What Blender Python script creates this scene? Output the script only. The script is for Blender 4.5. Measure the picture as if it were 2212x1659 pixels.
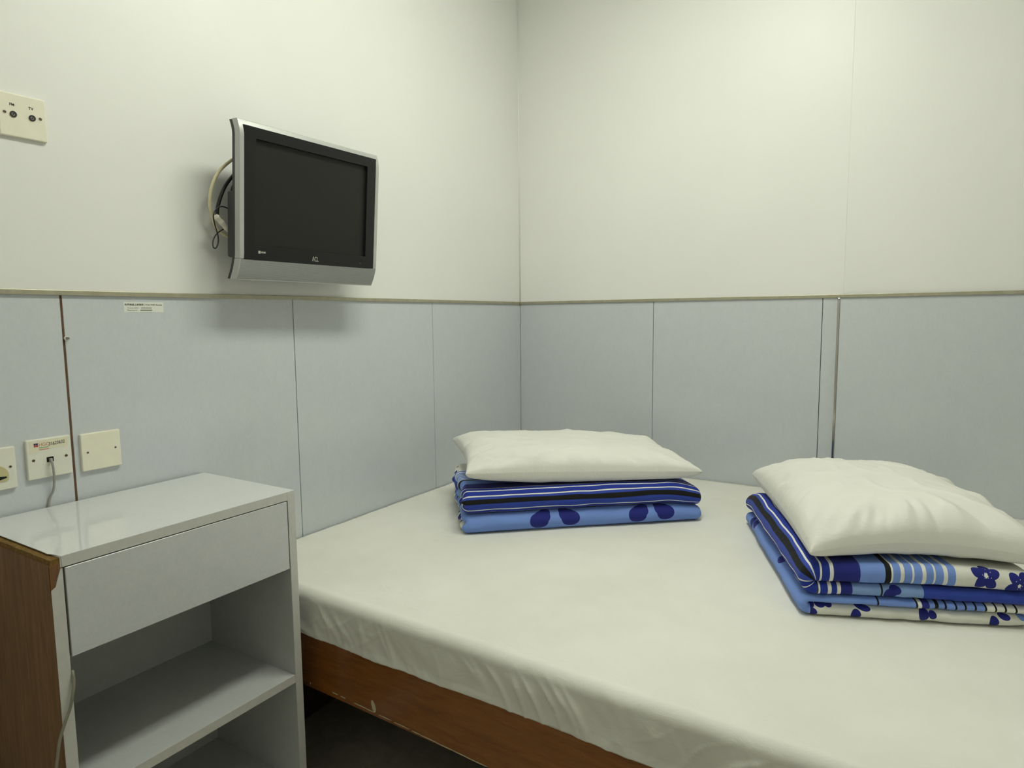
import bpy, bmesh, math
import numpy as np
from mathutils import Vector, Matrix, noise as mnoise

for o in list(bpy.data.objects): bpy.data.objects.remove(o, do_unlink=True)
SC = bpy.context.scene
COL = SC.collection

# ------------------------------------------------------------------ camera
FPX, YAW, PITCH, ROLL = 1413.77, .5593, .1030, -.0098
CAM = np.array([1.6128, -2.6544, 1.2259])
_r = np.array([math.cos(YAW), math.sin(YAW), 0.]); _f = np.array([-math.sin(YAW), math.cos(YAW), 0.]); _u = np.array([0., 0., 1.])
_d = _f*math.cos(PITCH) - _u*math.sin(PITCH); _u2 = _f*math.sin(PITCH) + _u*math.cos(PITCH)
CX = _r*math.cos(ROLL) + _u2*math.sin(ROLL); CY = -_r*math.sin(ROLL) + _u2*math.cos(ROLL)
cd = bpy.data.cameras.new('camera'); cam = bpy.data.objects.new('camera', cd); COL.objects.link(cam)
cd.sensor_fit = 'HORIZONTAL'; cd.sensor_width = 36.0; cd.lens = 36.0*FPX/2212.0
cd.clip_start = .02; cd.clip_end = 50
cam.matrix_world = Matrix(((CX[0], CY[0], -_d[0], CAM[0]), (CX[1], CY[1], -_d[1], CAM[1]), (CX[2], CY[2], -_d[2], CAM[2]), (0, 0, 0, 1)))
SC.camera = cam

# ------------------------------------------------------------------ light and exposure
ROOM_X, ROOM_Y, ROOM_Z = 3.10, -2.92, 2.80
LAMP_POS = (1.10, -1.30); LAMP_SIZE = (.30, 1.10); LAMP_POWER = 22.0
LAMP_COLOR = (1.0, 1.03, .90)
SC.view_settings.view_transform = 'Standard'; SC.view_settings.look = 'None'
SC.view_settings.gamma = 1.0; SC.view_settings.use_curve_mapping = False
SC.view_settings.exposure = 0.0
wd = bpy.data.worlds.new('world'); SC.world = wd; wd.use_nodes = True
wd.node_tree.nodes['Background'].inputs[0].default_value = (.9, .95, .8, 1)
wd.node_tree.nodes['Background'].inputs[1].default_value = 0.02

# ------------------------------------------------------------------ helpers
def ray(px, py):
    return _d + CX*((px-1106)/FPX) + CY*((829.5-py)/FPX)
def on(px, py, ax, val):
    v = ray(px, py); return CAM + v*((val-CAM[ax])/v[ax])

def lin(r, g, b):
    f = lambda c: c/12.92 if c <= .04045 else ((c+.055)/1.055)**2.4
    return (f(r/255), f(g/255), f(b/255), 1)

class NT:
    def __init__(s, name):
        s.m = bpy.data.materials.new(name); s.m.use_nodes = True
        s.n = s.m.node_tree.nodes; s.l = s.m.node_tree.links; s.p = s.n['Principled BSDF']
    def new(s, t, **kw):
        n = s.n.new(t)
        for k, v in kw.items(): setattr(n, k, v)
        return n
    def math(s, op, a, b=None, c=None, clamp=False):
        n = s.n.new('ShaderNodeMath'); n.operation = op; n.use_clamp = clamp
        for i, x in enumerate((a, b, c)):
            if x is None: continue
            if isinstance(x, (int, float)): n.inputs[i].default_value = x
            else: s.l.new(x, n.inputs[i])
        return n.outputs[0]
    def mix(s, fac, a, b):
        n = s.n.new('ShaderNodeMix'); n.data_type = 'RGBA'
        for i, x in ((0, fac), (6, a), (7, b)):
            if isinstance(x, (int, float, tuple)): n.inputs[i].default_value = x
            else: s.l.new(x, n.inputs[i])
        return n.outputs[2]
    def ramp(s, fac, stops, interp='LINEAR'):
        n = s.n.new('ShaderNodeValToRGB'); n.color_ramp.interpolation = interp
        e = n.color_ramp.elements
        while len(e) < len(stops): e.new(1)
        for el, (p, c) in zip(e, stops): el.position = p; el.color = c
        s.l.new(fac, n.inputs[0]); return n.outputs[0]
    def noise(s, scale=5, detail=2, rough=.5, vec=None, dist=0):
        n = s.n.new('ShaderNodeTexNoise'); n.inputs['Scale'].default_value = scale
        n.inputs['Detail'].default_value = detail; n.inputs['Roughness'].default_value = rough; n.inputs['Distortion'].default_value = dist
        if vec is not None: s.l.new(vec, n.inputs['Vector'])
        return n.outputs[0]
    def coords(s, scale=(1, 1, 1), out='Object', rot=(0, 0, 0)):
        t = s.n.new('ShaderNodeTexCoord'); m = s.n.new('ShaderNodeMapping')
        m.inputs['Scale'].default_value = scale; m.inputs['Rotation'].default_value = rot
        s.l.new(t.outputs[out], m.inputs[0]); return m.outputs[0]
    def bump(s, h, strength=.2, dist=.01):
        n = s.n.new('ShaderNodeBump'); n.inputs['Strength'].default_value = strength; n.inputs['Distance'].default_value = dist
        s.l.new(h, n.inputs['Height']); s.l.new(n.outputs[0], s.p.inputs['Normal'])
    def set(s, **kw):
        for k, v in kw.items():
            i = s.p.inputs[k.replace('_', ' ')]
            if isinstance(v, (int, float, tuple)): i.default_value = v
            else: s.l.new(v, i)
        return s

def plain(name, col, rough=.5, metal=0., spec=.5, var=.06, scale=40, coat=0.):
    """a plain surface with slight procedural colour variation"""
    t = NT(name); n = t.noise(scale, 3, .6, t.coords())
    a = tuple(max(0, c*(1-var)) for c in col[:3])+(1,); b = tuple(min(1, c*(1+var)) for c in col[:3])+(1,)
    t.set(Base_Color=t.ramp(n, [(.3, a), (.7, b)]), Roughness=rough, Metallic=metal, Specular_IOR_Level=spec, Coat_Weight=coat)
    return t.m

# ---- materials
def m_paint():
    t = NT('cream_wall_paint'); c = t.coords()
    n = t.noise(1.3, 3, .55, c); f = t.noise(220, 2, .5, c)
    t.set(Base_Color=t.ramp(n, [(.3, lin(232, 232, 228)), (.7, lin(237, 237, 233))]), Roughness=.42, Specular_IOR_Level=.35)
    t.bump(f, .05, .002); return t.m
def m_laminate(name='blue_grey_laminate', c0=(200, 204, 208), c1=(207, 211, 214), rough=.15, axis=(1, 1, .7), spec=.45):
    t = NT(name); c = t.coords(axis)
    n = t.noise(140, 3, .7, c, .8); n2 = t.noise(26, 3, .6, c); n3 = t.noise(2.2, 2, .5, c)
    mx = t.math('MULTIPLY_ADD', n, .62, t.math('MULTIPLY', n2, .28)); mx = t.math('MULTIPLY_ADD', n3, .1, mx)
    t.set(Base_Color=t.ramp(mx, [(.32, lin(*c0)), (.68, lin(*c1))]), Roughness=rough, Specular_IOR_Level=spec)
    return t.m
def m_wood(name, cols, scale=(1, 1, 1), rough=.4, spec=.4):
    t = NT(name); c = t.coords(scale)
    n = t.noise(6, 5, .6, c, .6); f = t.noise(60, 4, .6, c)
    mx = t.math('MULTIPLY_ADD', n, .65, t.math('MULTIPLY', f, .35))
    t.set(Base_Color=t.ramp(mx, [(.3, lin(*cols[0])), (.5, lin(*cols[1])), (.7, lin(*cols[2]))]), Roughness=rough, Specular_IOR_Level=spec)
    return t.m
def m_cotton(name, c0, c1, wr=.35):
    t = NT(name); c = t.coords()
    n = t.noise(5, 3, .55, c); w = t.noise(900, 1, .5, c)
    cr = t.noise(16, 5, .62, t.coords((1, 2.2, 1), rot=(0, 0, .5)), 1.2)
    t.set(Base_Color=t.ramp(n, [(.3, lin(*c0)), (.7, lin(*c1))]), Roughness=.85, Specular_IOR_Level=.2, Sheen_Weight=.08, Sheen_Roughness=.5)
    t.bump(t.math('MULTIPLY_ADD', w, .05, cr), wr, .01); return t.m

M = {}
M['paint'] = m_paint()
M['panel'] = m_laminate()
M['cab_white'] = m_laminate('grey_white_cabinet_laminate', (196, 199, 200), (206, 209, 209), .22, (1, 1, 1), .4)
M['cab_top'] = m_laminate('glossy_white_cabinet_top_laminate', (211, 213, 213), (219, 221, 220), .06, (1, 1, 1), .55)
M['cab_edge'] = plain('white_edging_strip', lin(200, 200, 194), .4, var=.04)
M['cab_inner'] = m_laminate('grey_cabinet_interior_laminate', (182, 184, 182), (192, 194, 191), .3, (1, 1, 1), .35)
M['brown_side'] = m_wood('brown_bare_plywood', ((104, 74, 46), (122, 90, 58), (140, 104, 70)), (14, 14, 1.2), .65, .25)
M['raw_chip'] = m_wood('raw_broken_chipboard', ((84, 62, 34), (118, 92, 50), (146, 118, 68)), (30, 30, 30), .8, .1)
M['raw_orange'] = m_wood('raw_orange_wood', ((132, 82, 38), (154, 98, 48), (170, 112, 58)), (8, 8, 3), .7, .2)
M['bed_wood'] = m_wood('varnished_brown_bed_wood', ((112, 66, 26), (134, 82, 34), (150, 96, 44)), (1.6, 14, 14), .24, .5)
M['bed_dark'] = m_wood('dark_brown_bed_wood', ((58, 38, 22), (70, 48, 28), (84, 58, 36)), (6, 6, 6), .6, .3)
M['bed_chip'] = plain('bare_pale_wood_chip', lin(196, 184, 150), .8, var=.1, scale=120)
M['floor'] = m_wood('lightened_floor_vinyl', ((150, 141, 126), (164, 154, 138), (176, 166, 150)), (3, 3, 3), .5, .4)  # floor colour lightened to bounce extra lamp light onto the mattress front
M['ceiling'] = plain('white_ceiling_paint', lin(242, 242, 240), .9, var=.01)
M['joint'] = plain('dark_joint_filler', lin(92, 80, 62), .9, var=.2, scale=90)
M['rust'] = plain('rusty_brown_joint', lin(98, 70, 48), .8, var=.25, scale=60)
M['alu'] = plain('dull_aluminium_trim', lin(176, 172, 150), .42, .55, var=.1, scale=30)
M['chrome'] = plain('polished_steel_strip', lin(190, 186, 178), .12, 1., var=.04)
M['plate'] = plain('ivory_plastic_plate', lin(236, 232, 212), .35, var=.02)
M['plate2'] = plain('white_plastic_plate', lin(228, 226, 212), .35, var=.02)
M['beige'] = plain('aged_beige_plastic', lin(196, 188, 142), .45, var=.04)
M['brass'] = plain('tarnished_screw', lin(120, 104, 84), .4, .7, var=.1)
M['steel'] = plain('grey_steel', lin(150, 148, 140), .35, .9, var=.05)
M['black'] = plain('black_plastic', lin(24, 24, 25), .45, var=.1)
M['slot'] = plain('black_slot', lin(14, 12, 12), .8, var=.1)
M['tv_shell'] = plain('dark_grey_tv_shell', lin(52, 50, 54), .5, var=.06)
M['tv_silver'] = plain('satin_silver_plastic', lin(186, 188, 184), .36, .35, var=.02)
M['tv_grille'] = plain('silver_speaker_grille', lin(168, 170, 168), .36, .45, var=.02)
M['tv_bezel'] = plain('black_tv_bezel', lin(31, 31, 31), .33, var=.04, spec=.3)
M['tv_screen'] = plain('matte_lcd_screen', lin(33, 33, 31), .42, var=.03, spec=.3)
M['logo'] = plain('silver_logo', lin(206, 206, 196), .4, .2, var=.02)
M['cream_cable'] = plain('cream_cable', lin(226, 218, 178), .5, var=.05)
M['white_tape'] = plain('white_wrapped_tape', lin(232, 226, 210), .7, var=.06, scale=200)
M['grey_cable'] = plain('grey_cable', lin(158, 158, 150), .5, var=.04)
M['olive_cable'] = plain('pale_grey_cord', lin(132, 130, 112), .5, var=.05)
M['paper'] = plain('white_paper_label', lin(226, 228, 218), .7, var=.02)
M['sticker'] = plain('cream_sticker', lin(226, 222, 196), .5, var=.02)
M['ink'] = plain('black_ink', lin(50, 48, 44), .8, var=.05)
M['ink_soft'] = plain('faded_grey_ink', lin(112, 110, 100), .8, var=.05)
M['ink_red'] = plain('red_ink', lin(178, 60, 60), .7, var=.05)
M['ink_pale_red'] = plain('pale_red_ink', lin(196, 130, 112), .7, var=.05)
M['ink_green'] = plain('green_ink', lin(132, 160, 116), .7, var=.05)
M['ink_navy'] = plain('navy_ink', lin(64, 50, 84), .7, var=.05)
M['sheet'] = m_cotton('white_bed_sheet_cotton', (222, 221, 212), (230, 229, 221), .16)
M['pillow'] = m_cotton('white_pillowcase_cotton', (224, 223, 216), (230, 229, 222), .22)
tl = NT('lamp_diffuser'); tl.set(Base_Color=(.9, .9, .85, 1), Emission_Color=LAMP_COLOR+(1,), Emission_Strength=LAMP_POWER, Roughness=.5); M['lamp'] = tl.m

# ---- mesh helpers
def link(name, me, mats, parent=None, smooth=False, loc=None):
    o = bpy.data.objects.new(name, me); COL.objects.link(o)
    if not isinstance(mats, (list, tuple)): mats = [mats]
    for m in mats: me.materials.append(M[m] if isinstance(m, str) else m)
    if smooth:
        for p in me.polygons: p.use_smooth = True
    if parent is not None: o.parent = parent
    return o
def recentre(o, base=True):
    """move the object's origin to the centre of its base (no parent offsets used)"""
    me = o.data; n = len(me.vertices); a = np.empty(n*3); me.vertices.foreach_get('co', a); a = a.reshape(-1, 3)
    c = (a.min(0)+a.max(0))/2
    if base: c[2] = a[:, 2].min()
    a -= c; me.vertices.foreach_set('co', a.ravel()); o.location = Vector(c); me.update(); return o
def empty(name, loc=(0, 0, 0)):
    e = bpy.data.objects.new(name, None); COL.objects.link(e); e.location = loc; e.empty_display_size = .05; return e
def under(o, root):
    o.parent = root; o.location = Vector(o.location) - root.location; return o
def tag(o, label, cat, group=None):
    o['label'] = label; o['category'] = cat
    if group: o['group'] = group
    return o
def struct(o): o['kind'] = 'structure'; return o
def box(name, lo, hi, mat, root=None, bev=.0, seg=2):
    bm = bmesh.new(); lo = np.array(lo, float); hi = np.array(hi, float); c = (lo+hi)/2; s = hi-lo
    bmesh.ops.create_cube(bm, size=1); bmesh.ops.scale(bm, vec=Vector(s), verts=bm.verts)
    if bev > 0: bmesh.ops.bevel(bm, geom=bm.edges[:], offset=min(bev, min(s)*.49), segments=seg, affect='EDGES', profile=.5)
    me = bpy.data.meshes.new(name); bm.to_mesh(me); bm.free()
    o = link(name, me, mat); o.location = Vector(c)
    if root is not None: under(o, root)
    return o
def poly_prism(name, pts, axis, a, b, mat, root=None):
    """pts: 2-D polygon; extruded along axis from a to b"""
    bm = bmesh.new()
    def P(p, t):
        q = list(p); q.insert(axis, t); return q
    va = [bm.verts.new(P(p, a)) for p in pts]; vb = [bm.verts.new(P(p, b)) for p in pts]
    bm.faces.new(va); bm.faces.new(vb[::-1]); n = len(pts)
    for i in range(n): bm.faces.new((va[i], vb[i], vb[(i+1) % n], va[(i+1) % n]))
    bmesh.ops.recalc_face_normals(bm, faces=bm.faces[:])
    me = bpy.data.meshes.new(name); bm.to_mesh(me); bm.free()
    o = recentre(link(name, me, mat))
    if root is not None: under(o, root)
    return o
def catmull(pts, n=10):
    pts = [np.array(p, float) for p in pts]; P = [2*pts[0]-pts[1]]+pts+[2*pts[-1]-pts[-2]]; out = []
    for i in range(1, len(P)-2):
        for k in range(n):
            t = k/n; a, b, c, d = P[i-1], P[i], P[i+1], P[i+2]
            out.append(.5*((2*b)+(-a+c)*t+(2*a-5*b+4*c-d)*t*t+(-a+3*b-3*c+d)*t**3))
    out.append(pts[-1]); return out
def tube(name, pts, r, mat, root=None, seg=10, n=10, smooth=True, recentre_=True):
    path = catmull(pts, n) if len(pts) > 2 else [np.array(p, float) for p in pts]
    V = []; F = []; up = np.array([.13, .31, .94]); N = None
    for i, p in enumerate(path):
        t = path[min(i+1, len(path)-1)]-path[max(i-1, 0)]; t = t/np.linalg.norm(t)
        if N is None: N = np.cross(t, up)
        N = N - t*(N@t); N /= np.linalg.norm(N); B = np.cross(t, N)
        rr = r(i/(len(path)-1)) if callable(r) else r
        for k in range(seg):
            a = 2*math.pi*k/seg; V.append(p+rr*(N*math.cos(a)+B*math.sin(a)))
    L = len(path)
    for i in range(L-1):
        for k in range(seg): F.append((i*seg+k, i*seg+(k+1) % seg, (i+1)*seg+(k+1) % seg, (i+1)*seg+k))
    F.append(tuple(range(seg))[::-1]); F.append(tuple((L-1)*seg+k for k in range(seg)))
    me = bpy.data.meshes.new(name); me.from_pydata([tuple(v) for v in V], [], F); me.update()
    o = link(name, me, mat, smooth=smooth)
    recentre(o)
    if root is not None: under(o, root)
    return o
def cyl(name, c, axis, r, h, mat, root=None, seg=24, r2=None, bev=0):
    bm = bmesh.new(); bmesh.ops.create_cone(bm, cap_ends=True, segments=seg, radius1=r, radius2=r if r2 is None else r2, depth=h)
    if bev: bmesh.ops.bevel(bm, geom=[e for e in bm.edges if all(abs(v.co.z-h/2) < 1e-6 for v in e.verts)], offset=bev, segments=2, affect='EDGES')
    q = Vector((0, 0, 1)).rotation_difference(Vector(axis)); bmesh.ops.rotate(bm, cent=(0, 0, 0), matrix=q.to_matrix(), verts=bm.verts)
    me = bpy.data.meshes.new(name); bm.to_mesh(me); bm.free(); o = link(name, me, mat)
    for p in me.polygons: p.use_smooth = len(p.vertices) == 4
    o.location = Vector(c)
    if root is not None: under(o, root)
    return o
def ring(name, c, axis, r0, r1, h, mat, root=None, seg=28):
    bm = bmesh.new(); vs = []
    for rr, z in ((r0, 0), (r0, h), (r1, h), (r1, 0)):
        vs.append([bm.verts.new((rr*math.cos(2*math.pi*k/seg), rr*math.sin(2*math.pi*k/seg), z)) for k in range(seg)])
    for i in range(4):
        for k in range(seg): bm.faces.new((vs[i][k], vs[(i+1) % 4][k], vs[(i+1) % 4][(k+1) % seg], vs[i][(k+1) % seg]))
    bmesh.ops.recalc_face_normals(bm, faces=bm.faces[:])
    q = Vector((0, 0, 1)).rotation_difference(Vector(axis)); bmesh.ops.rotate(bm, cent=(0, 0, 0), matrix=q.to_matrix(), verts=bm.verts)
    me = bpy.data.meshes.new(name); bm.to_mesh(me); bm.free(); o = link(name, me, mat); o.location = Vector(c)
    if root is not None: under(o, root)
    return o
def text_mesh(name, body, size, mat, root, origin, right, up, align='LEFT', thick=.0002, shear=0., bold=0., width=None):
    cu = bpy.data.curves.new(name, 'FONT'); cu.body = body; cu.size = size; cu.align_x = align; cu.extrude = thick; cu.shear = shear; cu.offset = bold
    t = bpy.data.objects.new(name+'_tmp', cu); COL.objects.link(t); bpy.context.view_layer.update()
    me = bpy.data.meshes.new_from_object(t.evaluated_get(bpy.context.evaluated_depsgraph_get()))
    bpy.data.objects.remove(t, do_unlink=True); bpy.data.curves.remove(cu)
    if len(me.vertices) == 0: return None
    right = np.array(right, float); up = np.array(up, float); nrm = np.cross(right, up); o_ = np.array(origin, float)
    n = len(me.vertices); a = np.empty(n*3); me.vertices.foreach_get('co', a); a = a.reshape(-1, 3)
    if width: a[:, 0] *= width/(a[:, 0].max()-a[:, 0].min())
    w = o_ + a[:, :1]*right + a[:, 1:2]*up + a[:, 2:]*nrm
    me.vertices.foreach_set('co', w.ravel()); me.update(); me.name = name; me.materials.clear()
    o = recentre(link(name, me, mat))
    if root is not None: under(o, root)
    return o
def vnoise(x, y, z=0.):
    return np.array([mnoise.noise(Vector((float(a), float(b), float(z)))) for a, b in zip(np.ravel(x), np.ravel(y))]).reshape(np.shape(x))

# ------------------------------------------------------------------ room shell
ZD = 1.2816      # top of the lower panels
TH = .10
floor = struct(box('floor', (-TH, ROOM_Y-TH, -.1), (ROOM_X+TH, TH, 0), 'floor'))
ceiling = struct(box('ceiling', (-TH, ROOM_Y-TH, ROOM_Z), (ROOM_X+TH, TH, ROOM_Z+.1), 'ceiling'))
PB = .008        # panel thickness; visible wall surface of the panels is x=0 / y=0
wl = struct(box('wall_left', (-TH, ROOM_Y, 0), (-PB, TH, ROOM_Z), 'joint'))
wb = struct(box('wall_back', (-PB, PB, 0), (ROOM_X, TH, ROOM_Z), 'joint'))
struct(box('wall_right', (ROOM_X, ROOM_Y, 0), (ROOM_X+TH, TH, ROOM_Z), 'paint'))
struct(box('wall_front', (-TH, ROOM_Y-TH, 0), (ROOM_X+TH, ROOM_Y, ROOM_Z), 'paint'))
def panel_l(y0, y1, z0, z1, mat, name='panel'):
    return box(name, (-PB, y0, z0), (0, y1, z1), mat, wl, .0008, 1)
def panel_b(x0, x1, z0, z1, mat, name='panel', out=0.):
    return box(name, (x0, -out, z0), (x1, PB, z1), mat, wb, .0008, 1)
g = .0011
seams = [ROOM_Y, -1.948, -1.319, -.654, .0]
gaps = [g, .0024, g, g, 0]
for i in range(4):
    panel_l(seams[i]+gaps[i], seams[i+1]-gaps[i+1], .0, ZD+.002, 'panel')
box('joint_strip', (-PB, -1.9504, .0), (-.0012, -1.9456, ZD), 'rust', wl)
panel_l(ROOM_Y, .0, ZD+.0035, ROOM_Z, 'paint', 'upper_wall_board')
EDGE = 1.3555; OUT = .010
bs = [0.0, .654, 1.299, EDGE]
for i in range(3):
    panel_b(bs[i]+(g if i else .0006), bs[i+1]-(g if i < 2 else .002), 0, ZD+.002, 'panel')
panel_b(EDGE+.002, ROOM_X, 0, ZD+.002, 'panel', 'projecting_panel', OUT)
panel_b(.0, 1.3664, ZD+.0035, ROOM_Z, 'paint', 'upper_wall_board')
panel_b(1.3665, ROOM_X, ZD+.0035, ROOM_Z, 'paint', 'upper_wall_board', .0008)
# metal dado trims
def trim(name, lo, hi, mat='alu'): return struct(box(name, lo, hi, mat, None, .0012, 2))
trim('trim_1', (.0, ROOM_Y, ZD), (.006, -.0005, ZD+.0115))
trim('trim_2', (.006, -.006, ZD), (EDGE+.001, .0, ZD+.0115))
trim('trim_3', (EDGE+.0015, -OUT-.006, ZD-.0005), (ROOM_X, -OUT, ZD+.0115))
trim('trim_4', (EDGE-.0065, -OUT-.0015, .0), (EDGE+.0015, .0, ZD-.001), 'chrome')
# light caulk line in the corner of the upper walls
struct(tube('trim_5', [(.001, -.001, ZD+.012), (.001, -.001, ROOM_Z)], .0035, 'paint', seg=8))

# ------------------------------------------------------------------ ceiling lamp (its own light)
lr = empty('ceiling_lamp', (LAMP_POS[0], LAMP_POS[1], ROOM_Z-.07))
box('housing', (LAMP_POS[0]-LAMP_SIZE[0]/2-.015, LAMP_POS[1]-LAMP_SIZE[1]/2-.015, ROOM_Z-.045), (LAMP_POS[0]+LAMP_SIZE[0]/2+.015, LAMP_POS[1]+LAMP_SIZE[1]/2+.015, ROOM_Z), 'plate2', lr, .004)
box('diffuser', (LAMP_POS[0]-LAMP_SIZE[0]/2, LAMP_POS[1]-LAMP_SIZE[1]/2, ROOM_Z-.07), (LAMP_POS[0]+LAMP_SIZE[0]/2, LAMP_POS[1]+LAMP_SIZE[1]/2, ROOM_Z-.046), 'lamp', lr, .006)
tag(lr, 'long white fluorescent ceiling lamp over the bed', 'lamp')

# ------------------------------------------------------------------ bed
ZB = .55
fy = lambda x: -1.588 - .022*x       # front face of the mattress
BX1 = 2.17
bed = empty('bed', (1.05, -.8, 0))
RZ0, RZ1 = .283, .428
ry = lambda x: -1.574 - .024*x
poly_prism('front_rail', [(.285, ry(.285)), (BX1, ry(BX1)), (BX1, ry(BX1)+.03), (.285, ry(.285)+.03)], 2, RZ0, RZ1, 'bed_wood', bed)
box('back_rail', (.02, -.045, RZ0), (BX1, -.015, RZ1), 'bed_dark', bed, .002)
box('end_board', (.035, -1.50, .0), (.06, -.05, RZ1-.002), 'bed_dark', bed, .002)
box('end_board', (BX1-.03, -1.56, .0), (BX1-.004, -.05, RZ1-.002), 'bed_dark', bed, .002)
box('mattress_board', (.02, -1.545, RZ1-.02), (BX1-.032, -.046, RZ1-.003), 'bed_dark', bed, .001)
# bare chips along the lower edge of the rail
def chip(px, py, w, h, ang, seed):
    c = on(px, py, 1, -1.585); yy = ry(c[0]); c = on(px, py, 1, yy-.0004)
    pts = []
    for k in range(14):
        a = 2*math.pi*k/14; rr = 1+.22*mnoise.noise(Vector((seed, k*.9, 0)))
        x = w*.5*rr*math.cos(a); z = h*.5*rr*math.sin(a)
        pts.append((c[0]+x*math.cos(ang)-z*math.sin(ang), c[2]+x*math.sin(ang)+z*math.cos(ang)))
    return poly_prism('bare_chip', pts, 1, yy-.0008, yy+.004, 'bed_chip', bed)
chip(807, 1526, .0125, .029, .30, 1)
chip(670.5, 1476, .003, .006, .1, 2)
for i, (px, L) in enumerate(((724, .02), (741, .018), (780, .05), (800, .03), (832, .04), (868, .05), (900, .03), (930, .06), (965, .05), (1000, .05), (1030, .06))):
    py = 1475+(px-672)*.484
    chip(px, py-2, L, .0022, -.022, 5+i)
tag(bed, 'varnished brown wooden bed frame with chipped front rail', 'bed')

# mattress in a fitted sheet : swept section, wrinkled front
def mattress():
    xs = np.linspace(.006, BX1, 420)
    prof = []                                   # (kind, t) : y offset from front / z
    R = .026
    for y in np.linspace(0, 1, 70): prof.append(('top', y))
    for a in np.linspace(0, math.pi/2, 9)[1:]: prof.append(('arc', a))
    for z in np.linspace(0, 1, 34)[1:]: prof.append(('side', z))
    prof.append(('lip', 0)); prof.append(('lip2', 0)); prof.append(('under', 0))
    nx, npf = len(xs), len(prof); V = np.zeros((npf, nx, 3))
    ZL = .4335
    yb = -.004
    for i, (k, t) in enumerate(prof):
        f = -1.588 - .022*xs
        V[i, :, 0] = xs
        if k == 'top':
            V[i, :, 1] = yb + (f+R-yb)*t; V[i, :, 2] = ZB
        elif k == 'arc':
            V[i, :, 1] = f+R-R*math.sin(t); V[i, :, 2] = ZB-R+R*math.cos(t)
        elif k == 'side':
            hem = ZL + .003*np.sin(xs*7+1)+.0012*np.sin(xs*31)
            V[i, :, 2] = (ZB-R)*(1-t)+hem*t; V[i, :, 1] = f + .004*t
        elif k == 'lip':
            V[i, :, 2] = V[i-1, :, 2]-.0005; V[i, :, 1] = f+.010
        elif k == 'lip2':
            V[i, :, 2] = RZ1+.001; V[i, :, 1] = f+.010
        else:
            V[i, :, 2] = RZ1+.001; V[i, :, 1] = yb
    # wrinkles on the front : diagonal creases
    X = V[:, :, 0]; Z = V[:, :, 2]
    rows = [i for i, (k, t) in enumerate(prof) if k in ('arc', 'side')]
    for i in rows:
        k, t = prof[i]
        zz = ZB-Z[i]
        wx = X[i] + .035*vnoise(X[i]*6, zz*9+1) - zz*.62*(1+.6*vnoise(X[i]*2.3, zz*2+4))
        n1 = vnoise(wx*21, zz*6+.3); n2 = vnoise((X[i]+zz*1.5+.03*vnoise(X[i]*8, zz*8+9))*17, zz*6+7); n3 = vnoise(X[i]*7, zz*11+3); n5 = vnoise(wx*40, zz*16+20)
        r1 = (1-np.abs(n1)*2.6).clip(0, 1)**2.5; r2 = (1-np.abs(n2)*3.0).clip(0, 1)**3
        mask = (t/(math.pi/2))*.2 if k == 'arc' else .2+.8*min(1, t*3)
        amt = (.5+1.1*vnoise(X[i]*3.1, zz*5+11)).clip(.08, 1); am2 = (.15+1.5*vnoise(X[i]*4.3+5, zz*6+2)).clip(0, 1)
        if k == 'side': mask *= 1-.6*max(0, (t-.75)/.25)
        V[i, :, 1] -= mask*(amt*.0085*r1+am2*.006*r2+  .004*n3+.0022*n5)
        if k == 'side' and t > .8:              # the hem shows as a fold
            V[i, :, 1] -= .003*(t-.8)/.2
    # soft, very shallow creases on top
    for i, (k, t) in enumerate(prof):
        if k == 'top' and 0 < t:
            V[i, :, 2] += .0014*(vnoise(X[i]*7+V[i, :, 1]*3, V[i, :, 1]*16)-.9)*min(1, 4*t)
    # creases radiating around the first quilt
    F = []
    for i in range(npf-1):
        for j in range(nx-1):
            F.append((i*nx+j, (i+1)*nx+j, (i+1)*nx+j+1, i*nx+j+1))
    i = npf-1
    for j in range(nx-1): F.append((i*nx+j, j, j+1, i*nx+j+1))
    F.append(tuple(i*nx for i in range(npf))[::-1]); F.append(tuple(i*nx+nx-1 for i in range(npf)))
    me = bpy.data.meshes.new('mattress'); me.from_pydata(V.reshape(-1, 3).tolist(), [], F); me.update()
    o = link('mattress', me, 'sheet', smooth=True); recentre(o); return o
tag(mattress(), 'double mattress in a white fitted sheet on the wooden bed', 'mattress')

# ------------------------------------------------------------------ folded quilts
CREAM = lin(226, 226, 216); ROYAL = lin(36, 54, 148); ROYAL2 = lin(52, 72, 164); NAVY = lin(38, 44, 124); LBLUE = lin(118, 148, 216); BLACK = lin(26, 27, 26); LBLUE2 = lin(130, 160, 208)

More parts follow.
